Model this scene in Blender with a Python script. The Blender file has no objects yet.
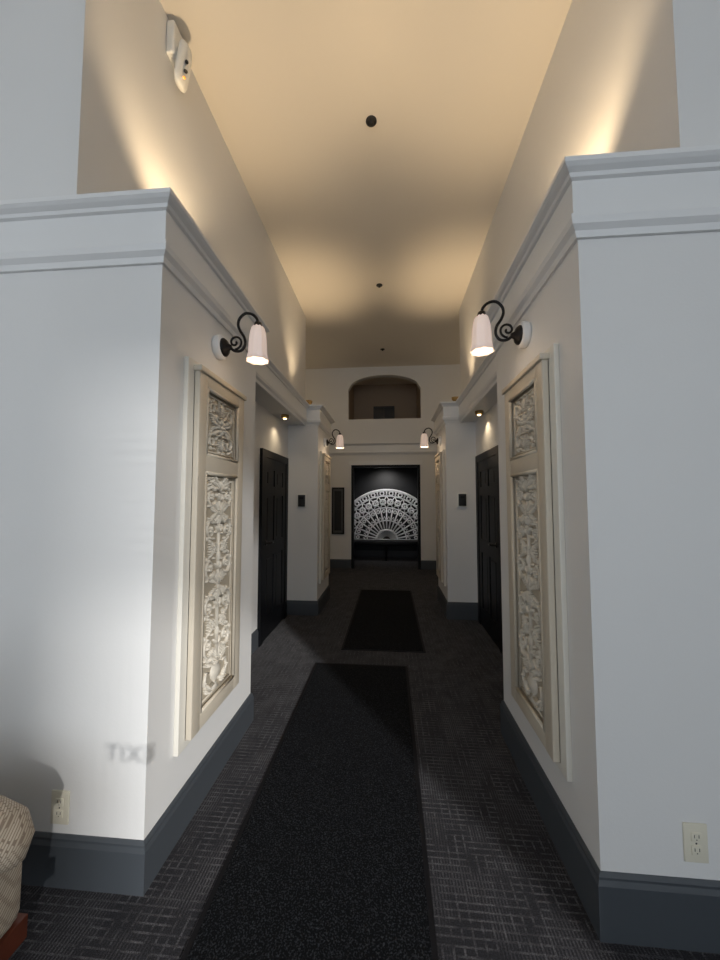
import bpy, math, random
from mathutils import Vector, Matrix
random.seed(4)
S=bpy.context.scene
S.view_settings.view_transform='Standard'
# ------------------------------------------------------------ materials
def mat(name,col,rough=.6,metal=0,bump=0,bscale=200,emi=None,es=0,var=0,vscale=3,spec=.5):
    m=bpy.data.materials.new(name); m.use_nodes=True
    nt=m.node_tree; b=nt.nodes['Principled BSDF']
    b.inputs['Base Color'].default_value=(*col,1); b.inputs['Roughness'].default_value=rough
    b.inputs['Metallic'].default_value=metal; b.inputs['Specular IOR Level'].default_value=spec
    tc=nt.nodes.new('ShaderNodeTexCoord')
    if var:
        n=nt.nodes.new('ShaderNodeTexNoise'); n.inputs['Scale'].default_value=vscale; n.inputs['Detail'].default_value=4
        nt.links.new(tc.outputs['Object'],n.inputs['Vector'])
        r=nt.nodes.new('ShaderNodeMapRange'); r.inputs[3].default_value=1-var; r.inputs[4].default_value=1+var
        nt.links.new(n.outputs['Fac'],r.inputs[0])
        v=nt.nodes.new('ShaderNodeVectorMath'); v.operation='SCALE'; v.inputs[0].default_value=col
        nt.links.new(r.outputs[0],v.inputs['Scale']); nt.links.new(v.outputs[0],b.inputs['Base Color'])
    if bump:
        n=nt.nodes.new('ShaderNodeTexNoise'); n.inputs['Scale'].default_value=bscale; n.inputs['Detail'].default_value=3
        nt.links.new(tc.outputs['Object'],n.inputs['Vector'])
        bp=nt.nodes.new('ShaderNodeBump'); bp.inputs['Strength'].default_value=bump; bp.inputs['Distance'].default_value=.002
        nt.links.new(n.outputs['Fac'],bp.inputs['Height']); nt.links.new(bp.outputs[0],b.inputs['Normal'])
    if emi:
        b.inputs['Emission Color'].default_value=(*emi,1); b.inputs['Emission Strength'].default_value=es
    return m
M_wall=mat('wall_paint',(.73,.725,.715),.55,bump=.15,bscale=120,var=.02)
M_ceil=mat('ceiling_paint',(.74,.69,.61),.8,bump=.1)
M_trim=mat('trim_paint',(.76,.76,.755),.4)
M_base=mat('baseboard_paint',(.055,.063,.073),.45)
M_door=mat('door_black',(.004,.0045,.006),.45,spec=.2)
M_black=mat('black_paint',(.006,.006,.008),.5)
M_iron=mat('wrought_iron',(.012,.010,.010),.45,metal=.5)
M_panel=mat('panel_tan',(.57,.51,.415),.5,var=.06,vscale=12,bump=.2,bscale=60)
M_field_shaded=mat('panel_field',(.44,.385,.30),.6,var=.1,vscale=20)  # darker than the carving: recess shade put into the colour
M_carv=mat('carving_cream',(.61,.565,.485),.45,var=.05,vscale=20)  # lightened so the relief's highlights are in the colour
M_panelw=mat('panel_backer',(.72,.69,.62),.5)
M_fan=mat('fan_white',(.75,.76,.78),.6)
M_shade=mat('frosted_glass',(.80,.70,.66),.35,emi=(1,.72,.58),es=.28)
M_bulb=mat('bulb_glow',(1,.9,.7),.4,emi=(1,.72,.36),es=6)
M_brass=mat('brass',(.45,.30,.12),.35,metal=.9)
M_plast=mat('white_plastic',(.78,.78,.74),.35)
M_ivory=mat('ivory_plastic',(.72,.68,.56),.35)
M_dark=mat('dark_slot',(.01,.01,.01),.5)
M_orange=mat('amber_led',(.8,.3,.05),.3,emi=(1,.4,.05),es=1)
M_wood=mat('mahogany',(.10,.025,.012),.3,var=.3,vscale=20)
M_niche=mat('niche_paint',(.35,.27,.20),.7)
M_poster=mat('poster_dark',(.02,.022,.025),.25)
M_posterm=mat('poster_mat',(.05,.05,.05),.5)
def pane():
    m=bpy.data.materials.new('clear_pane'); m.use_nodes=True; nt=m.node_tree; nt.nodes.remove(nt.nodes['Principled BSDF'])
    o=nt.nodes['Material Output']; t=nt.nodes.new('ShaderNodeBsdfTransparent'); g=nt.nodes.new('ShaderNodeBsdfGlossy'); g.inputs['Roughness'].default_value=.05
    x=nt.nodes.new('ShaderNodeMixShader'); x.inputs[0].default_value=.04
    nt.links.new(t.outputs[0],x.inputs[1]); nt.links.new(g.outputs[0],x.inputs[2]); nt.links.new(x.outputs[0],o.inputs[0]); return m
M_pane=pane()
# carpet
def carpet():
    m=bpy.data.materials.new('carpet_tile'); m.use_nodes=True; nt=m.node_tree; N=nt.nodes; L=nt.links
    b=N['Principled BSDF']; b.inputs['Roughness'].default_value=.85; b.inputs['Specular IOR Level'].default_value=.25
    tc=N.new('ShaderNodeTexCoord'); sp=N.new('ShaderNodeSeparateXYZ'); L.new(tc.outputs['Object'],sp.inputs[0])
    def M(op,a,b2=None,c=None):
        n=N.new('ShaderNodeMath'); n.operation=op
        for i,q in enumerate((a,b2,c)):
            if q is None: continue
            if isinstance(q,(int,float)): n.inputs[i].default_value=q
            else: L.new(q,n.inputs[i])
        return n.outputs[0]
    def noise(sx,sy,sc,lo,hi):
        mp=N.new('ShaderNodeMapping'); mp.inputs['Scale'].default_value=(sx,sy,1); L.new(tc.outputs['Object'],mp.inputs[0])
        n=N.new('ShaderNodeTexNoise'); n.inputs['Scale'].default_value=sc; n.inputs['Detail'].default_value=2; L.new(mp.outputs[0],n.inputs['Vector'])
        r=N.new('ShaderNodeMapRange'); r.inputs[1].default_value=lo; r.inputs[2].default_value=hi; L.new(n.outputs['Fac'],r.inputs[0]); return r.outputs[0]
    def lines(ax,per,wd):
        fr=M('FRACT',M('DIVIDE',ax,per)); d=M('ABSOLUTE',M('SUBTRACT',fr,.5))
        r=N.new('ShaderNodeMapRange'); r.inputs[1].default_value=wd*.5; r.inputs[2].default_value=wd; r.inputs[3].default_value=1; r.inputs[4].default_value=0
        L.new(d,r.inputs[0]); return r.outputs[0]
    X,Y=sp.outputs[0],sp.outputs[1]
    lx=M('MULTIPLY',lines(X,.036,.13),noise(1,3,9,.40,.68)); ly=M('MULTIPLY',lines(Y,.026,.16),noise(3,1,7,.36,.64))
    lx2=M('MULTIPLY',lines(X,.012,.28),noise(1,1,6,.42,.66)); 
    tot=M('MAXIMUM',M('MAXIMUM',lx,ly),M('MULTIPLY',lx2,.7))
    n2=N.new('ShaderNodeTexNoise'); n2.inputs['Scale'].default_value=260; n2.inputs['Detail'].default_value=3
    L.new(tc.outputs['Object'],n2.inputs['Vector'])
    r2=N.new('ShaderNodeMapRange'); r2.inputs[1].default_value=.3; r2.inputs[2].default_value=.7; r2.inputs[3].default_value=.1; r2.inputs[4].default_value=1.9
    L.new(n2.outputs['Fac'],r2.inputs[0])
    mx=N.new('ShaderNodeMix'); mx.data_type='RGBA'; mx.inputs[6].default_value=(.013,.013,.017,1); mx.inputs[7].default_value=(.080,.078,.086,1)
    L.new(tot,mx.inputs[0])
    vm=N.new('ShaderNodeVectorMath'); vm.operation='SCALE'; L.new(mx.outputs[2],vm.inputs[0]); L.new(r2.outputs[0],vm.inputs['Scale'])
    L.new(vm.outputs[0],b.inputs['Base Color'])
    b.inputs['Sheen Weight'].default_value=.07; b.inputs['Sheen Roughness'].default_value=.5
    bp=N.new('ShaderNodeBump'); bp.inputs['Strength'].default_value=.6; bp.inputs['Distance'].default_value=.004
    L.new(n2.outputs['Fac'],bp.inputs['Height']); L.new(bp.outputs[0],b.inputs['Normal'])
    return m
M_carpet=carpet()
def matm():
    m=bpy.data.materials.new('entry_mat_fibre'); m.use_nodes=True; nt=m.node_tree; N=nt.nodes; L=nt.links
    b=N['Principled BSDF']; b.inputs['Roughness'].default_value=.9; b.inputs['Specular IOR Level'].default_value=.1
    tc=N.new('ShaderNodeTexCoord')
    n2=N.new('ShaderNodeTexNoise'); n2.inputs['Scale'].default_value=170; n2.inputs['Detail'].default_value=2
    L.new(tc.outputs['Object'],n2.inputs['Vector'])
    cr=N.new('ShaderNodeValToRGB'); cr.color_ramp.elements[0].position=.5; cr.color_ramp.elements[0].color=(.0035,.004,.005,1)
    cr.color_ramp.elements[1].position=.78; cr.color_ramp.elements[1].color=(.04,.043,.05,1)
    L.new(n2.outputs['Fac'],cr.inputs[0]); L.new(cr.outputs[0],b.inputs['Base Color'])
    bp=N.new('ShaderNodeBump'); bp.inputs['Strength'].default_value=.5; bp.inputs['Distance'].default_value=.003
    L.new(n2.outputs['Fac'],bp.inputs['Height']); L.new(bp.outputs[0],b.inputs['Normal'])
    return m
M_mat=matm()
M_rub=mat('rubber_edge',(.006,.006,.008),.7,spec=.2)
def fabric():
    m=bpy.data.materials.new('woven_fabric'); m.use_nodes=True; nt=m.node_tree; N=nt.nodes; L=nt.links
    b=N['Principled BSDF']; b.inputs['Roughness'].default_value=.9
    tc=N.new('ShaderNodeTexCoord')
    ck=N.new('ShaderNodeTexBrick'); ck.inputs['Scale'].default_value=1; ck.inputs['Brick Width'].default_value=.014; ck.inputs['Row Height'].default_value=.007; ck.inputs['Mortar Size'].default_value=.0012
    ck.inputs['Color1'].default_value=(.56,.48,.38,1); ck.inputs['Color2'].default_value=(.46,.39,.30,1); ck.inputs['Mortar'].default_value=(.26,.20,.15,1)
    mp=N.new('ShaderNodeMapping'); mp.inputs['Rotation'].default_value=(math.radians(60),math.radians(20),math.radians(45))
    L.new(tc.outputs['Object'],mp.inputs[0]); L.new(mp.outputs[0],ck.inputs['Vector']); L.new(ck.outputs['Color'],b.inputs['Base Color'])
    return m
M_fab=fabric()
# ------------------------------------------------------------ mesh builder
class MB:
    def __init__(s): s.v=[];s.f=[];s.m=[];s.sm=[];s.mats=[]
    def mi(s,m):
        if m not in s.mats: s.mats.append(m)
        return s.mats.index(m)
    def add(s,vs,fs,m,smooth=False):
        o=len(s.v); k=s.mi(m); s.v+= [Vector(a) for a in vs]
        for f in fs: s.f.append([i+o for i in f]); s.m.append(k); s.sm.append(smooth)
    def box(s,x0,x1,y0,y1,z0,z1,m):
        vs=[(x,y,z) for x in(x0,x1) for y in(y0,y1) for z in(z0,z1)]
        s.add(vs,[(0,1,3,2),(4,6,7,5),(0,4,5,1),(2,3,7,6),(0,2,6,4),(1,5,7,3)],m)
    def bbox(s,x0,x1,y0,y1,z0,z1,m,b=.01):
        import bmesh
        bm=bmesh.new(); bmesh.ops.create_cube(bm,size=1)
        for v in bm.verts:
            v.co=Vector(((x0+x1)/2+v.co.x*(x1-x0),(y0+y1)/2+v.co.y*(y1-y0),(z0+z1)/2+v.co.z*(z1-z0)))
        bmesh.ops.bevel(bm,geom=bm.edges[:],offset=b,segments=3,profile=.5,affect='EDGES')
        bm.verts.index_update()
        s.add([v.co.copy() for v in bm.verts],[[v.index for v in f.verts] for f in bm.faces],m,True); bm.free()
    def sweep(s,path,prof,side,m):
        n=len(path); P=[Vector(p) for p in path]; rings=[]
        for i in range(n):
            ds=[]
            if i>0: ds.append((P[i]-P[i-1]).normalized())
            if i<n-1: ds.append((P[i+1]-P[i]).normalized())
            ns=[Vector((d.y,-d.x))*side for d in ds]
            if len(ns)==2:
                a=ns[0]+ns[1]; q=a/ (1+ns[0].dot(ns[1]))
            else: q=ns[0]
            rings.append([(P[i].x+q.x*o,P[i].y+q.y*o,z) for o,z in prof])
        k=len(prof); vs=[p for r in rings for p in r]; fs=[]
        for i in range(n-1):
            for j in range(k):
                fs.append((i*k+j,i*k+(j+1)%k,(i+1)*k+(j+1)%k,(i+1)*k+j))
        fs.append(list(range(k))); fs.append([(n-1)*k+j for j in range(k)])
        s.add(vs,fs,m)
    def tube(s,pts,rad,m,seg=8,flat=1,up=None):
        P=[Vector(p) for p in pts]; n=len(P)
        if not hasattr(rad,'__len__'): rad=[rad]*n
        T=[(P[min(i+1,n-1)]-P[max(i-1,0)]).normalized() for i in range(n)]
        ref=Vector(up) if up else (Vector((0,0,1)) if abs(T[0].z)<.9 else Vector((1,0,0)))
        vs=[];fs=[]; nrm=ref
        for i in range(n):
            if up: nrm=Vector(up)
            a=T[i].cross(nrm)
            if a.length<1e-5: a=T[i].orthogonal()
            a.normalize(); c=a.cross(T[i]).normalized(); nrm=c
            for j in range(seg):
                t=2*math.pi*j/seg
                vs.append(P[i]+a*math.cos(t)*rad[i]+c*math.sin(t)*rad[i]*flat)
        for i in range(n-1):
            for j in range(seg):
                fs.append((i*seg+j,i*seg+(j+1)%seg,(i+1)*seg+(j+1)%seg,(i+1)*seg+j))
        fs.append(list(range(seg))); fs.append([(n-1)*seg+j for j in range(seg)])
        s.add(vs,fs,m,True)
    def lathe(s,prof,M,m,seg=24,flute=0,nf=8,capa=True):
        vs=[];fs=[];n=len(prof)
        for r,z in prof:
            for j in range(seg):
                t=2*math.pi*j/seg; rr=r*(1+flute*math.cos(nf*t))
                vs.append(M@Vector((rr*math.cos(t),rr*math.sin(t),z)))
        for i in range(n-1):
            for j in range(seg): fs.append((i*seg+j,i*seg+(j+1)%seg,(i+1)*seg+(j+1)%seg,(i+1)*seg+j))
        if capa: fs.append(list(range(seg))); fs.append([(n-1)*seg+j for j in range(seg)])
        s.add(vs,fs,m,True)
    def ell(s,c,a,b,cc,m,rot=0,seg=10):
        vs=[];fs=[];R=Matrix.Rotation(rot,3,'Z'); nr=6
        for i in range(nr+1):
            ph=math.pi*i/nr
            for j in range(seg):
                t=2*math.pi*j/seg
                vs.append(Vector(c)+R@Vector((a*math.cos(ph),b*math.sin(ph)*math.cos(t),cc*math.sin(ph)*math.sin(t))))
        for i in range(nr):
            for j in range(seg): fs.append((i*seg+j,i*seg+(j+1)%seg,(i+1)*seg+(j+1)%seg,(i+1)*seg+j))
        s.add(vs,fs,m,True)
    def obj(s,name,M=None,parent=None):
        import bmesh
        me=bpy.data.meshes.new(name); me.from_pydata([tuple(v) for v in s.v],[],s.f)
        for m in s.mats: me.materials.append(m)
        for p,k,q in zip(me.polygons,s.m,s.sm): p.material_index=k; p.use_smooth=q
        bm=bmesh.new(); bm.from_mesh(me); bmesh.ops.recalc_face_normals(bm,faces=bm.faces[:]); bm.to_mesh(me); bm.free()
        o=bpy.data.objects.new(name,me); S.collection.objects.link(o)
        if M is not None: o.matrix_world=M
        if parent: o.parent=parent
        return o
def empty(name,M):
    e=bpy.data.objects.new(name,None); e.matrix_world=M; S.collection.objects.link(e); e.empty_display_size=.1; return e

# ------------------------------------------------------------ dimensions
XL,XR=-.925,.70
WL,WR=-1.32,1.07
RL,RR=-1.10,.89
YF=1.33; YB1=2.35; YB2=4.5; YB3=5.35; YE=7.6
ZC=4.35; ZE0,ZE1=2.425,2.675
LX=4.5; YBK=-4.0
b=MB(); b.box(-LX-.2,LX+.2,YBK-.2,9.4,-.1,0,M_carpet); b.obj('floor')
b=MB(); b.box(-LX-.2,LX+.2,YBK-.2,9.4,ZC,ZC+.1,M_ceil); b.obj('ceiling')
def sidewall(name,s):
    X,W,R=(XL,WL,RL) if s<0 else (XR,WR,RR)
    b=MB()
    def bx(x0,x1,*a): b.box(min(x0,x1),max(x0,x1),*a)
    bx(s*LX,W,YF,5.4,0,ZC,M_wall)
    bx(W,X,YF,YB1,0,ZE1-.005,M_wall)
    bx(W,X,YB2,YB3,0,ZE1-.005,M_wall)
    bx(W,R,YB1,YB2,ZE0,ZE1-.005,M_wall)
    return b.obj(name)
sidewall('wall_left',-1); sidewall('wall_right',1)
b=MB(); b.box(-LX-.2,-LX,YBK,YE,0,ZC,M_wall); b.obj('wall_lobby_left')
b=MB(); b.box(LX,LX+.2,YBK,YE,0,ZC,M_wall); b.obj('wall_lobby_right')
prof=[(-.005,ZE0-.01),(.012,ZE0-.01),(.018,ZE0+.012),(.034,ZE0+.028),(.040,ZE0+.05),(.040,ZE0+.062),(.028,ZE0+.068),(.028,ZE1-.055),
      (.040,ZE1-.05),(.046,ZE1-.038),(.062,ZE1-.028),(.072,ZE1-.018),(.072,ZE1),(-.005,ZE1)]
def trims(s,k):
    X,W,R=(XL,WL,RL) if s<0 else (XR,WR,RR); side=1 if s<0 else -1
    b=MB(); b.sweep([(s*LX,YF),(X,YF),(X,YB1),(R,YB1),(R,YB2),(X,YB2),(X,YB3),(W,YB3)],prof,side,M_trim)
    b.obj('trim_%d'%k)
    h=.178 if s<0 else .205
    bp=[(-.002,0),(.018,0),(.018,h-.033),(.012,h-.018),(.012,h-.01),(.004,h),(-.002,h)]
    b=MB(); b.sweep([(s*LX,YF),(X,YF),(X,YB1),(W,YB1)],bp,side,M_base)
    b.sweep([(W,3.13),(W,3.49)],bp,side,M_base)
    b.sweep([(W,YB2),(X,YB2),(X,YB3),(W,YB3),(W,5.4),(s*LX,5.4)],bp,side,M_base)
    b.obj('baseboard_left' if s<0 else 'baseboard_right')
trims(-1,1); trims(1,2)
OX0,OX1,OZ=-.83,.64,2.2; AX0,AX1,AZ0,AZs,AZt=-.90,.67,3.2,3.86,4.17
b=MB(); T=.16
b.box(-LX,OX0,YE,YE+T,0,OZ,M_wall); b.box(OX1,LX,YE,YE+T,0,OZ,M_wall)
b.box(-LX,LX,YE,YE+T,OZ,AZ0,M_wall)
b.box(-LX,AX0,YE,YE+T,AZ0,ZC,M_wall); b.box(AX1,LX,YE,YE+T,AZ0,ZC,M_wall)
n=20
for i in range(n):
    xa=AX0+(AX1-AX0)*i/n; xb=AX0+(AX1-AX0)*(i+1)/n
    za=AZs+(AZt-AZs)*math.sqrt(max(0,1-(2*i/n-1)**2)); zb=AZs+(AZt-AZs)*math.sqrt(max(0,1-(2*(i+1)/n-1)**2))
    vs=[(xa,YE,za),(xb,YE,zb),(xb,YE,ZC),(xa,YE,ZC),(xa,YE+T,za),(xb,YE+T,zb),(xb,YE+T,ZC),(xa,YE+T,ZC)]
    b.add(vs,[(0,1,2,3),(4,5,6,7),(0,1,5,4)],M_wall)
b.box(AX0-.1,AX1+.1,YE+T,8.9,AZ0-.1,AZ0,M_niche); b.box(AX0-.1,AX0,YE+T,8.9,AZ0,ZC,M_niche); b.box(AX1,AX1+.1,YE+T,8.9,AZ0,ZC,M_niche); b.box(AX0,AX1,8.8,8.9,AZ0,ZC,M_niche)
b.obj('wall_end')
b=MB(); b.sweep([(-LX,YE),(LX,YE)],prof,1,M_trim)
c=.05
b.box(OX0-c,OX1+c,YE-.02,YE,OZ,OZ+.09,M_trim)
b.obj('trim_3')
b=MB(); 
bp=[(-.002,0),(.018,0),(.018,.17),(.004,.188),(-.002,.188)]
b.sweep([(-LX,YE),(OX0,YE)],bp,1,M_base); b.sweep([(OX1,YE),(LX,YE)],bp,1,M_base); b.obj('baseboard_end')
b=MB(); b.box(OX0-.0,OX0+.05,YE-.01,YE+T,0,OZ,M_door); b.box(OX1-.05,OX1,YE-.01,YE+T,0,OZ,M_door); b.box(OX0+.05,OX1-.05,YE-.01,YE+T,OZ-.05,OZ,M_door); b.obj('door_frame')
b=MB(); b.box(-1.5,1.3,9.15,9.3,0,2.3,M_black); b.box(-1.6,-1.5,YE+T,9.3,0,2.3,M_black); b.box(1.3,1.4,YE+T,9.3,0,2.3,M_black); b.obj('wall_alcove')
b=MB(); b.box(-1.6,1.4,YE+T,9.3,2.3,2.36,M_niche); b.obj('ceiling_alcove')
b=MB(); b.box(-.40,.12,8.74,8.8,3.3,3.78,M_black); b.box(-.36,.08,8.73,8.74,3.34,3.74,M_poster); b.box(-.15,-.13,8.72,8.73,3.34,3.74,M_black); b.obj('window_1')
# ------------------------------------------------------------ lobby back wall with windows
wins=[(-4.0,-2.6),(-1.9,-.5),(.3,1.6),(2.0,4.3)]; wz0,wz1=.25,4.3
b=MB(); xs=[-LX-.2]+[q for w in wins for q in w]+[LX+.2]
for i in range(0,len(xs),2): b.box(xs[i],xs[i+1],YBK-.2,YBK,0,ZC,M_wall)
for w in wins: b.box(w[0],w[1],YBK-.2,YBK,0,wz0,M_wall); b.box(w[0],w[1],YBK-.2,YBK,wz1,ZC,M_wall)
b.obj('wall_back')
for i,w in enumerate(wins):
    b=MB(); y0,y1=YBK-.14,YBK-.08; f=.05
    b.box(w[0],w[0]+f,y0,y1,wz0,wz1,M_trim); b.box(w[1]-f,w[1],y0,y1,wz0,wz1,M_trim)
    b.box(w[0]+f,w[1]-f,y0,y1,wz0,wz0+f,M_trim); b.box(w[0]+f,w[1]-f,y0,y1,wz1-f,wz1,M_trim)
    b.obj('window_%d'%(i+2))
# unseen slats and strips added in the corner window to soften the sun patch
b=MB(); y0,y1=YBK-.05,YBK-.047
z=4.26; zl=3.05
while z>zl:
    t=(z-zl)/(4.26-zl)                      # 1 at top
    dens=min(1,(t/.25))*.50+max(0,(t-.72)/.28)*.42
    h=.05*dens
    b.box(2.0,4.3,y0,y1,z-h,z,M_plast); z-=.05
b.obj('window_blind')
b=MB(); x=2.0  # unseen strips, added to fade the side edge of the sun patch
while x<2.62:
    t=(2.62-x)/.62; wd=.05*min(1,t**.8*1.05); b.box(x,x+wd-.0005,YBK-.035,YBK-.032,.25,4.3,M_plast); x+=.05
b.obj('strip_curtain')
# ------------------------------------------------------------ doors
def door(k,s,y0,y1,zt=1.98):
    W=WL if s<0 else WR
    b=MB(); 
    def bx(n0,n1,*a,m=M_door): 
        x0,x1=W-s*n0,W-s*n1; b.box(min(x0,x1),max(x0,x1),*a,m)
    cw=.08
    bx(0,.03,y0,y0+cw,0,zt); bx(0,.03,y1-cw,y1,0,zt); bx(0,.03,y0+cw,y1-cw,zt-cw,zt)
    bx(0,.008,y0+cw,y1-cw,0.005,zt-cw)
    a,c=y0+cw,y1-cw
    st=.1
    bx(.008,.02,a,a+st,0.005,zt-cw); bx(.008,.02,c-st,c,0.005,zt-cw); bx(.008,.02,(a+c)/2-.04,(a+c)/2+.04,0.005,zt-cw)
    for z0,z1 in((.005,.22),(.85,1.0),(1.5,1.6),(zt-cw-.12,zt-cw)): bx(.008,.0195,a+st,(a+c)/2-.04,z0,z1); bx(.008,.0195,(a+c)/2+.04,c-st,z0,z1)
    for z0,z1 in((.25,.82),(1.03,1.47),(1.63,zt-cw-.15)):
        for u0,u1 in((a+st+.03,(a+c)/2-.07),((a+c)/2+.07,c-st-.03)): 
            if u1>u0: bx(.008,.016,u0,u1,z0,z1)
    x=W-s*.02; hy=a+.07
    b.lathe([(.028,0),(.028,.008),(.01,.012),(.01,.05)],Matrix.Translation((x,hy,1.0))@Matrix.Rotation(-s*math.pi/2,4,'Y'),M_iron,16)
    b.tube([(x-s*.05,hy,1.0),(x-s*.05,hy+.06,1.0),(x-s*.048,hy+.11,.995)],.008,M_iron)
    b.obj('door_%d'%k)
door(1,-1,2.42,3.12); door(2,-1,3.5,4.42); door(3,1,2.42,3.12); door(4,1,3.5,4.42)
# ------------------------------------------------------------ mats
def entry_mat(x0,x1,y0,y1):
    b=MB(); b.box(x0,x1,y0,y1,0,.006,M_rub); b.box(x0+.02,x1-.02,y0+.02,y1-.02,.004,.010,M_mat); b.obj('floor_mat')
entry_mat(-.665,.145,-.9,3.2); entry_mat(-.48,.33,3.5,5.8)
# ------------------------------------------------------------ carved panels
def spiral(cx,cy,r,turns,a0,dr,n=26):
    pts=[]
    for i in range(n):
        t=i/(n-1); a=a0+dr*turns*2*math.pi*t; rr=r*(1-t)**.8+.004
        pts.append((cx+rr*math.cos(a),cy+rr*math.sin(a)))
    return pts
def carved_panel(s,yc,y_w=.60,z0=.36,z1=2.10):
    X=XL if s<0 else XR; h=z1-z0; 
    if s<0: R=Matrix(((0,0,1,X),(1,0,0,yc),(0,1,0,z0),(0,0,0,1)))
    else:   R=Matrix(((0,0,-1,X),(-1,0,0,yc),(0,1,0,z0),(0,0,0,1)))
    e=empty('carved_wall_panel',R)
    b=MB(); hw=y_w/2
    b.bbox(-hw,hw,0,h,0,.022,M_panelw,.003)
    o=b.obj('backing_board'); o.parent=e
    b=MB(); pw=.25; p0,p1=.035,h-.035; z=.018
    zb=.050; m=M_panel
    b.box(-pw,pw,p0,p1,z,.025,M_field_shaded)
    u=.178; rz=[(p0,p0+.07),(p0+1.19,p0+1.27),(p1-.07,p1)]
    b.bbox(-pw,-u,p0,p1,z,zb,m,.004); b.bbox(u,pw,p0,p1,z,zb,m,.004)
    for a,c in rz: b.bbox(-u-.01,u+.01,a+.001,c-.001,z,zb-.001,m,.004)
    b.bbox(-pw-.01,pw+.01,p1-.015,p1+.012,z,zb+.012,m,.004)
    for (a,c) in ((rz[0][1],rz[1][0]),(rz[1][1],rz[2][0])):
        for off,rr,zz in ((.004,.010,.044),(.024,.005,.028)):
            L=[(-u+off,a+off,zz),(u-off,a+off,zz),(u-off,c-off,zz),(-u+off,c-off,zz)]
            for i in range(4): b.tube([L[i],L[(i+1)%4]],rr,m,6)
    o=b.obj('panel_frame'); o.parent=e
    b=MB(); zz=.028; m=M_carv
    def T(pts,r0,r1):
        n=len(pts); b.tube([(p[0],p[1],zz) for p in pts],[r0+(r1-r0)*i/(n-1) for i in range(n)],m,8,1.9,up=(0,0,1))
    def leaf(x,y,l,w,ang,h=.018): 
        b.ell((x+math.cos(ang)*l*.5,y+math.sin(ang)*l*.5,zz),l*.5,w*.5,h,m,ang,8)
    def acanthus(x,y,l,ang,curl=1):
        px,py,a=x,y,ang; k=7
        for i in range(k):
            t=i/(k-1); st=l/k; nx,ny=px+math.cos(a)*st,py+math.sin(a)*st
            w=l*.30*(math.sin(math.pi*(t*.8+.15)))
            leaf(px,py,w,w*.42,a+.95,.013+.004*(1-t)); leaf(px,py,w,w*.42,a-.95,.013+.004*(1-t))
            px,py=nx,ny; a+=curl*.13
        leaf(px,py,l*.16,l*.09,a)
        T([(x,y),((x+px)/2,(y+py)/2),(px,py)],.0045,.003)
    a,c=rz[0][1]+.035,rz[1][0]-.035; H=c-a
    T([(0,a+.05),(0,c-.02)],.007,.005)
    b.lathe([(.035,0),(.02,.015),(.012,.03),(.045,.06),(.05,.09),(.03,.115),(.042,.13)],Matrix.Translation((0,a,zz-.004))@Matrix.Scale(.5,4,(0,0,1))@Matrix.Rotation(-math.pi/2,4,'X'),m,14)
    levels=[(a+.23,.052,1),(a+.42,.050,-1),(a+.61,.052,1),(a+.80,.049,-1),(a+.965,.040,1)]
    for (y,r,d) in levels:
        for sx in(1,-1):
            cx=sx*.086
            sp=spiral(cx,y,r,1.25,math.pi+.5*d if sx>0 else -.5*d, (d if sx>0 else -d))
            T(sp,.008,.0038)
            T([(0,y-d*.10),(sx*.006,y-d*.06),(sp[0][0],sp[0][1])],.008,.008)
            for q in range(5): leaf(cx,y,.020,.011,q*2*math.pi/5,.017)
            for q in range(9):
                an=q*math.pi/4.5+.3; leaf(cx+math.cos(an)*r*1.0,y+math.sin(an)*r*1.0,.026,.013,an+.9*d*sx,.013)
            acanthus(sx*.012,y-d*.085,.10,math.pi/2*d-sx*d*.75,-sx*d*1.0)
            acanthus(sx*.03,y+d*.075,.10,(math.pi/2-sx*1.1) if d>0 else (-math.pi/2+sx*1.1),sx*d*.8)
        leaf(0,y+.02,.06,.022,math.pi/2)
        for sx in(1,-1): leaf(0,y-.02,.05,.014,math.pi/2-sx*.7)
    for sx in (1,-1):
        T([(sx*.03,a+.03),(sx*.08,a+.02),(sx*.115,a+.06),(sx*.10,a+.11),(sx*.07,a+.10)],.008,.004)
        acanthus(sx*.03,a+.12,.09,math.pi/2-sx*.8,-sx)
        acanthus(sx*.05,a+.005,.085,math.pi/2-sx*1.2,sx)
        acanthus(sx*.02,c-.035,.10,math.pi/2-sx*1.45,sx*.5)
        T([(0,c-.06),(sx*.04,c-.03),(sx*.08,c-.01),(sx*.12,c-.03)],.006,.004)
    for i in range(5): leaf(0,c-.05,.05,.014,math.pi/2+(i-2)*.5)
    a,c=rz[1][1]+.03,rz[2][0]-.03; y=(a+c)/2
    for q in range(8): leaf(math.cos(q*math.pi/4)*.012,y+math.sin(q*math.pi/4)*.012,.034,.018,q*math.pi/4)
    b.ell((0,y,zz+.006),.012,.012,.014,m,0,8)
    for sx in(1,-1):
        for sy in(1,-1):
            sp=spiral(sx*.090,y+sy*.08,.036,1.25,math.atan2(-sy,-sx),sx*sy); T(sp,.007,.0035)
            T([(0,y+sy*.05),(sx*.02,y+sy*.045),sp[0]],.006,.007)
            for q in range(8):
                an=q*math.pi/4+.2; leaf(sx*.09+math.cos(an)*.036,y+sy*.08+math.sin(an)*.036,.022,.011,an+.9*sx*sy,.013)
            acanthus(sx*.03,y+sy*.012,.10,math.atan2(sy*.3,sx),sx*sy*.3)
            acanthus(sx*.01,y+sy*.06,.07,math.atan2(sy,sx*.4),sx*sy*.5)
    for sy in(1,-1): leaf(0,y+sy*.07,.055,.02,sy*math.pi/2)
    o=b.obj('carving'); o.parent=e
carved_panel(-1,1.80); carved_panel(1,1.80); carved_panel(-1,4.93); carved_panel(1,4.93)
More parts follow.
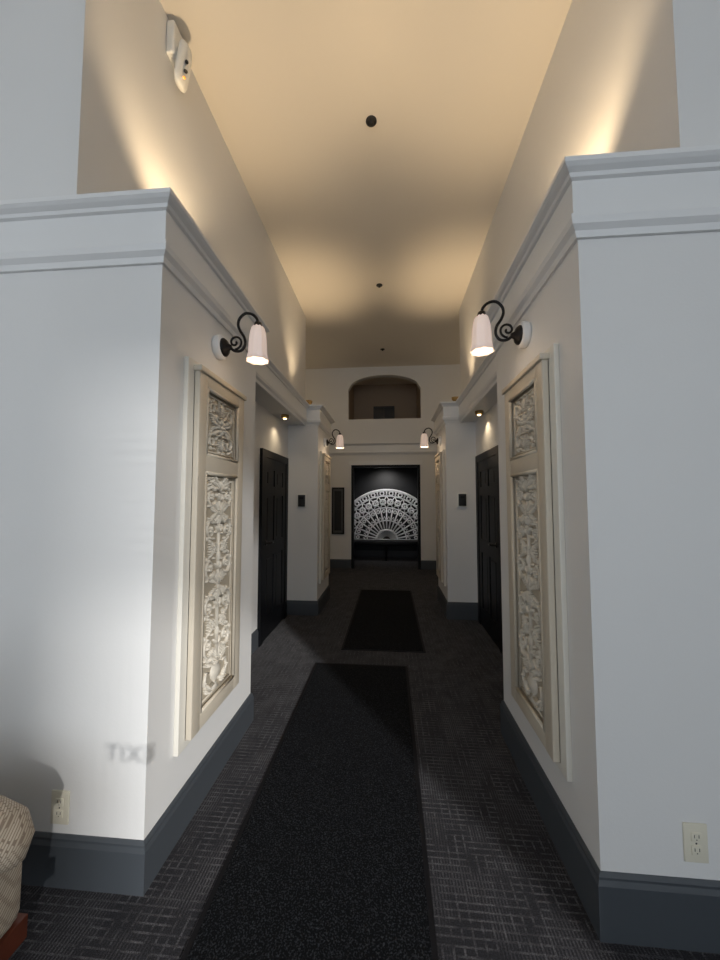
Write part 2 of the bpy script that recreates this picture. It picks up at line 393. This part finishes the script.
# ------------------------------------------------------------ sconces
def sconce(s,y,z,power=6):
    X=XL if s<0 else XR
    M=Matrix.Translation((X,y,z))@(Matrix.Identity(4) if s<0 else Matrix.Rotation(math.pi,4,'Z'))
    e=empty('wall_sconce',M); RY=Matrix.Rotation(math.pi/2,4,'Y')
    b=MB(); b.lathe([(.062,0),(.065,.01),(.065,.03),(.058,.038)],RY,M_trim,28)
    b.obj('mount').parent=e
    b=MB(); b.lathe([(.048,.036),(.048,.044),(.038,.055),(.02,.062),(.012,.08)],RY,M_iron,24)
    pts=[(.07,0),(.10,-.022),(.135,-.02),(.155,.01),(.150,.05),(.128,.085),(.115,.12),(.122,.155),(.152,.182),(.188,.178),(.215,.155),(.225,.125)]
    def smooth(p,k=5):
        out=[]
        for i in range(len(p)-1):
            p0=p[max(i-1,0)];p1=p[i];p2=p[i+1];p3=p[min(i+2,len(p)-1)]
            for j in range(k):
                t=j/k
                out.append(tuple(.5*((2*p1[q])+(-p0[q]+p2[q])*t+(2*p0[q]-5*p1[q]+4*p2[q]-p3[q])*t*t+(-p0[q]+3*p1[q]-3*p2[q]+p3[q])*t**3) for q in range(2)))
        out.append(p[-1]); return out
    b.tube([(p[0],0,p[1]) for p in smooth(pts)],.0075,M_iron,8)
    sp=spiral(.098,.028,.036,1.3,-math.pi/2,1)
    b.tube([(p[0],.004,p[1]) for p in sp],.006,M_iron,8)
    b.lathe([(.008,.135),(.018,.128),(.024,.11),(.028,.095)],Matrix.Translation((.225,0,0)),M_iron,18)
    b.obj('arm').parent=e
    b=MB(); b.lathe([(.022,.11),(.034,.095),(.042,.065),(.046,.03),(.048,-.01),(.050,-.045),(.058,-.08),(.056,-.08),(.046,-.04),(.042,.01),(.037,.06),(.020,.10)],Matrix.Translation((.225,0,0)),M_shade,48,.06,8,False)
    b.obj('glass_shade').parent=e
    b=MB(); b.lathe([(.004,-.045),(.018,-.035),(.022,-.015),(.018,.01),(.01,.04)],Matrix.Translation((.225,0,0)),M_bulb,12)
    b.obj('bulb').parent=e
    l=bpy.data.lights.new('sconce_light','POINT'); l.energy=power; l.color=(1,.75,.5); l.shadow_soft_size=.03
    o=bpy.data.objects.new('lamp_light',l); S.collection.objects.link(o); o.parent=e; o.location=(.225,0,-.11)
sconce(-1,1.80,2.27,.5); sconce(1,1.83,2.29,.5); sconce(-1,4.93,2.26,1.2); sconce(1,4.93,2.26,1.2)
# ------------------------------------------------------------ uplights on the ledge
def uplight(x,y,power,ang=110,blend=.5):
    M=Matrix.Translation((x,y,ZE1)); e=empty('ledge_uplight',M)
    b=MB(); b.lathe([(.04,0),(.04,.012),(.012,.02),(.012,.04),(.03,.05),(.045,.075),(.05,.10),(.046,.10),(.04,.08),(.01,.055)],Matrix.Identity(4),M_brass,20,0,8,True)
    b.obj('housing').parent=e
    b=MB(); b.ell((0,0,.085),.022,.022,.022,M_bulb,0,12); b.obj('bulb').parent=e
    l=bpy.data.lights.new('uplight','SPOT'); l.energy=power; l.color=(1,.735,.44); l.spot_size=math.radians(ang); l.spot_blend=blend; l.shadow_soft_size=.06
    o=bpy.data.objects.new('lamp_light',l); S.collection.objects.link(o); o.parent=e; o.location=(0,0,.13); o.rotation_euler=(math.pi,0,0)
uplight(-1.06,1.90,48,98,.7); uplight(.83,1.90,48,98,.7)
uplight(-1.24,3.0,10,150,1); uplight(1.0,3.0,10,150,1)  # middle pair added to warm the ceiling, set back out of view
uplight(-1.08,4.62,50,80,1); uplight(.85,4.62,50,80,1)
for x in(-1.2,.98):
    M=Matrix.Translation((x,3.95,ZE0-.01)); e=empty('soffit_downlight',M)
    b=MB(); b.lathe([(.045,.012),(.045,-.02),(.035,-.03),(.03,-.03),(.03,-.01)],Matrix.Identity(4),M_brass,20); b.obj('housing').parent=e
    b=MB(); b.ell((0,0,-.03),.02,.02,.012,M_bulb,0,10); b.obj('bulb').parent=e
    l=bpy.data.lights.new('downlight','SPOT'); l.energy=5; l.color=(1,.78,.5); l.spot_size=math.radians(130); l.spot_blend=1
    o=bpy.data.objects.new('lamp_light',l); S.collection.objects.link(o); o.parent=e; o.location=(0,0,-.06)
# ------------------------------------------------------------ sprinklers
for y in(2.56,4.65,6.7):
    b=MB(); b.lathe([(.042,0),(.042,-.005),(.03,-.009),(.012,-.010),(.012,-.018)],Matrix.Translation((-.13,y,ZC)),M_dark,20)
    b.lathe([(.016,-.026),(.016,-.028),(.004,-.030)],Matrix.Translation((-.13,y,ZC)),M_dark,14)
    for q in(-1,1): b.tube([(-.13+q*.01,y,ZC-.016),(-.13+q*.014,y,ZC-.022),(-.13+q*.004,y,ZC-.027)],.002,M_dark,5)
    b.obj('ceiling_sprinkler')
# ------------------------------------------------------------ emergency unit
M=Matrix.Translation((WL,1.93,4.13)); e=empty('emergency_light_unit',M)
b=MB(); b.bbox(0,.05,-.07,.07,-.02,.19,M_plast,.012); b.obj('base').parent=e
b=MB(); b.lathe([(.02,-.16),(.045,-.15),(.055,-.12),(.055,.06),(.045,.09),(.02,.1)],Matrix.Translation((.075,0,0))@Matrix.Rotation(.15,4,'Y')@Matrix.Scale(.5,4,(1,0,0)),M_plast,24); b.obj('housing').parent=e
b=MB(); b.ell((.1,-.02,-.09),.012,.012,.008,M_dark,0); b.ell((.092,-.02,-.13),.008,.01,.006,M_orange,0); b.ell((.105,-.02,-.03),.01,.01,.01,M_dark,0); b.obj('indicators').parent=e
# ------------------------------------------------------------ thermostats, outlets, poster
for x,z in((-1.13,1.44),(.89,1.45)):
    M=Matrix.Translation((x,YB2,z)); e=empty('door_card_reader',M)
    b=MB(); b.bbox(-.06,.06,-.012,0,-.09,.09,M_plast,.004); b.obj('plate').parent=e
    b=MB(); b.bbox(-.046,.046,-.032,-.012,-.075,.075,M_dark,.006); b.box(-.025,.025,-.034,-.032,.02,.05,M_poster); b.obj('body').parent=e
def outlet(x,z):
    M=Matrix.Translation((x,YF,z)); e=empty('wall_outlet',M)
    b=MB(); b.bbox(-.037,.037,-.006,0,-.061,.061,M_ivory,.0025); b.obj('plate').parent=e
    b=MB()
    for dz in(-.021,.021):
        b.bbox(-.016,.016,-.009,-.006,dz-.014,dz+.014,M_ivory,.001)
        b.box(-.008,-.006,-.0095,-.009,dz-.002,dz+.008,M_dark); b.box(.006,.008,-.0095,-.009,dz-.002,dz+.008,M_dark)
        b.ell((0,-.009,dz-.008),.002,.001,.002,M_dark,0,6)
    b.ell((0,-.0065,0),.003,.001,.003,M_iron,0,6)
    b.obj('sockets').parent=e
outlet(-1.265,.275); outlet(1.0,.32)
b=MB(); b.box(-1.25,-.98,YE-.03,YE,.72,1.72,M_door); b.box(-1.22,-1.01,YE-.032,YE-.03,.75,1.69,M_posterm); b.box(-1.19,-1.04,YE-.034,YE-.032,.8,1.64,M_poster); b.obj('framed_poster')
# ------------------------------------------------------------ fan screen
M=Matrix.Translation((-.09,9.10,.43)); e=empty('decorative_fan_screen',M)
b=MB(); m=M_fan
def arc(r,a0=0,a1=math.pi,w=.016,n=60):
    b.tube([(r*math.cos(a0+(a1-a0)*i/n),0,r*math.sin(a0+(a1-a0)*i/n)) for i in range(n+1)],w,m,6,.6,up=(0,1,0))
R=1.27
for r,w in((R,.035),(1.12,.018),(.82,.018),(.50,.018),(.26,.03)): arc(r,w=w)
def at(r,a): return (r*math.cos(a),0,r*math.sin(a))
def ring(r,a,q,w): 
    c=at(r,a); b.tube([(c[0]+q*math.cos(t*math.pi/6),0,c[2]+q*math.sin(t*math.pi/6)) for t in range(13)],w,m,6,.6,up=(0,1,0))
N=16
for i in range(N+1):
    a=math.pi*i/N; b.tube([at(.1,a),at(.82,a)],.018,m,6,.6,up=(0,1,0)); b.tube([at(1.12,a),at(R,a)],.02,m,6,.6,up=(0,1,0))
for i in range(N):
    a=math.pi*(i+.5)/N
    ring(1.19,a,.05,.018); ring(.97,a,.066,.024)
    b.tube([at(.82,a-math.pi/N/2),at(.96,a),at(1.12,a-math.pi/N/2)],.014,m,6,.6,up=(0,1,0)); b.tube([at(.82,a+math.pi/N/2),at(.96,a),at(1.12,a+math.pi/N/2)],.014,m,6,.6,up=(0,1,0))
    ring(.74,a,.035,.016)
    b.tube([at(.50,a-math.pi/N/2),at(.60,a),at(.50,a+math.pi/N/2)],.014,m,6,.6,up=(0,1,0))
b.tube([(-R,0,0),(R,0,0)],.03,m,6,.6,up=(0,1,0))
b.obj('fretwork').parent=e
M=Matrix.Translation((-.1,8.3,2.3)); e=empty('alcove_downlight',M)  # added lamp, put in to brighten the fan
b=MB(); b.lathe([(.06,0),(.06,-.02),(.045,-.025),(.04,-.01)],Matrix.Identity(4),M_dark,20); b.obj('housing').parent=e
l=bpy.data.lights.new('alcove_spot','SPOT'); l.energy=36; l.color=(1,.97,.93); l.spot_size=math.radians(110); l.spot_blend=.8
o=bpy.data.objects.new('lamp_light',l); S.collection.objects.link(o); o.parent=e; o.location=(0,0,-.05); o.rotation_euler=(math.radians(36),0,0)
b=MB()
b.bbox(-1.15,.95,8.55,9.0,.36,.46,M_door,.02); 
for x in(-1.08,-.1,.88):
    for y in(8.6,8.95): b.tube([(x,y,.37),(x,y,.0)],[.03,.02],M_door,8)
b.box(-1.1,.9,8.9,8.94,.2,.36,M_door)
b.obj('bench')
# ------------------------------------------------------------ armchair
M=Matrix.Translation((-1.385,.72,0)); e=empty('armchair',M)
b=MB(); b.bbox(-.30,.28,-.20,.20,.22,.46,M_fab,.05); b.obj('seat').parent=e
b=MB()
for y in(-.26,.26):
    b.bbox(-.32,.30,y-.07,y+.07,.20,.52,M_fab,.05)
    b.tube([(-.32,y,.49),(.20,y,.49),(.27,y,.475),(.31,y,.45),(.325,y,.42)],[.085,.085,.078,.055,.02],M_fab,16)
b.obj('arms').parent=e
b=MB(); b.bbox(-.42,-.27,-.32,.32,.2,.92,M_fab,.06); b.obj('back').parent=e
b=MB()
for x in(-.36,.26):
    for y in(-.27,.27): b.tube([(x,y,.2),(x,y,.1),(x+.01,y,0)],[.032,.028,.018],M_wood,8)
b.box(-.38,.30,-.325,.325,.15,.215,M_wood)
b.obj('legs').parent=e
# ------------------------------------------------------------ glazed entry screen behind the viewpoint with EXIT lettering
GY=-.2; el=math.radians(18.3); sd=Vector((-.552*math.cos(el),.834*math.cos(el),-math.sin(el)))
e=empty('glass_partition',Matrix.Translation((.8,GY,0)))
b=MB(); b.box(-1.35,1.35,-.002,.002,.1,3.9,M_pane); b.obj('pane').parent=e
b=MB(); b.box(-1.4,-1.35,-.025,.025,0,4.0,M_iron); b.box(1.35,1.4,-.025,.025,0,4.0,M_iron); b.box(-1.35,1.35,-.025,.025,0,.1,M_iron); b.box(-1.35,1.35,-.025,.025,3.9,4.0,M_iron); b.obj('frame').parent=e
tx=bpy.data.curves.new('exit_text','FONT'); tx.body='EXIT'; tx.size=.085; tx.offset=.0004; tx.space_character=1.15; tx.align_x='CENTER'; tx.align_y='CENTER'; tx.extrude=.0008; tx.materials.append(M_plast)
o=bpy.data.objects.new('exit_lettering',tx); S.collection.objects.link(o); o.parent=e
t=(YF-GY)/sd.y; o.location=(-.995-sd.x*t-.8,.004,.48-sd.z*t); o.rotation_euler=(math.radians(90),0,math.radians(180))
# ------------------------------------------------------------ daylight
w=bpy.data.worlds.new('sky'); S.world=w; w.use_nodes=True
w.node_tree.nodes['Background'].inputs[0].default_value=(.72,.85,1,1); w.node_tree.nodes['Background'].inputs[1].default_value=.6
l=bpy.data.lights.new('sun','SUN'); l.energy=3.6; l.angle=math.radians(.8); l.color=(1,.98,.95)
o=bpy.data.objects.new('sun',l); S.collection.objects.link(o)
o.rotation_euler=sd.to_track_quat('-Z','Y').to_euler(); o.location=(4,-8,5)
for wn in wins:
    l=bpy.data.lights.new('window_daylight','AREA'); l.shape='RECTANGLE'; l.size=wn[1]-wn[0]; l.size_y=wz1-wz0; l.energy=36; l.color=(.86,.93,1)
    o=bpy.data.objects.new('window_daylight',l); S.collection.objects.link(o); o.location=((wn[0]+wn[1])/2,YBK-.25,(wz0+wz1)/2); o.rotation_euler=(math.radians(90),0,0)
for x in(-2.6,2.4):
    l=bpy.data.lights.new('corridor_lamp','POINT'); l.energy=9; l.color=(1,.76,.48); l.shadow_soft_size=.15
    o=bpy.data.objects.new('corridor_lamp',l); S.collection.objects.link(o); o.location=(x,6.5,3.2)
# ------------------------------------------------------------ camera
cd=bpy.data.cameras.new('camera'); cam=bpy.data.objects.new('camera',cd); S.collection.objects.link(cam)
cd.sensor_fit='VERTICAL'; cd.sensor_height=36; cd.lens=36*355/960; cd.clip_start=.02
cam.location=(0,0,1.45)
yaw=math.atan(.0845); tl=math.atan(.0563)
f=Vector((-math.sin(yaw)*math.cos(tl),math.cos(yaw)*math.cos(tl),math.sin(tl)))
cam.rotation_euler=f.to_track_quat('-Z','Y').to_euler()
S.camera=cam
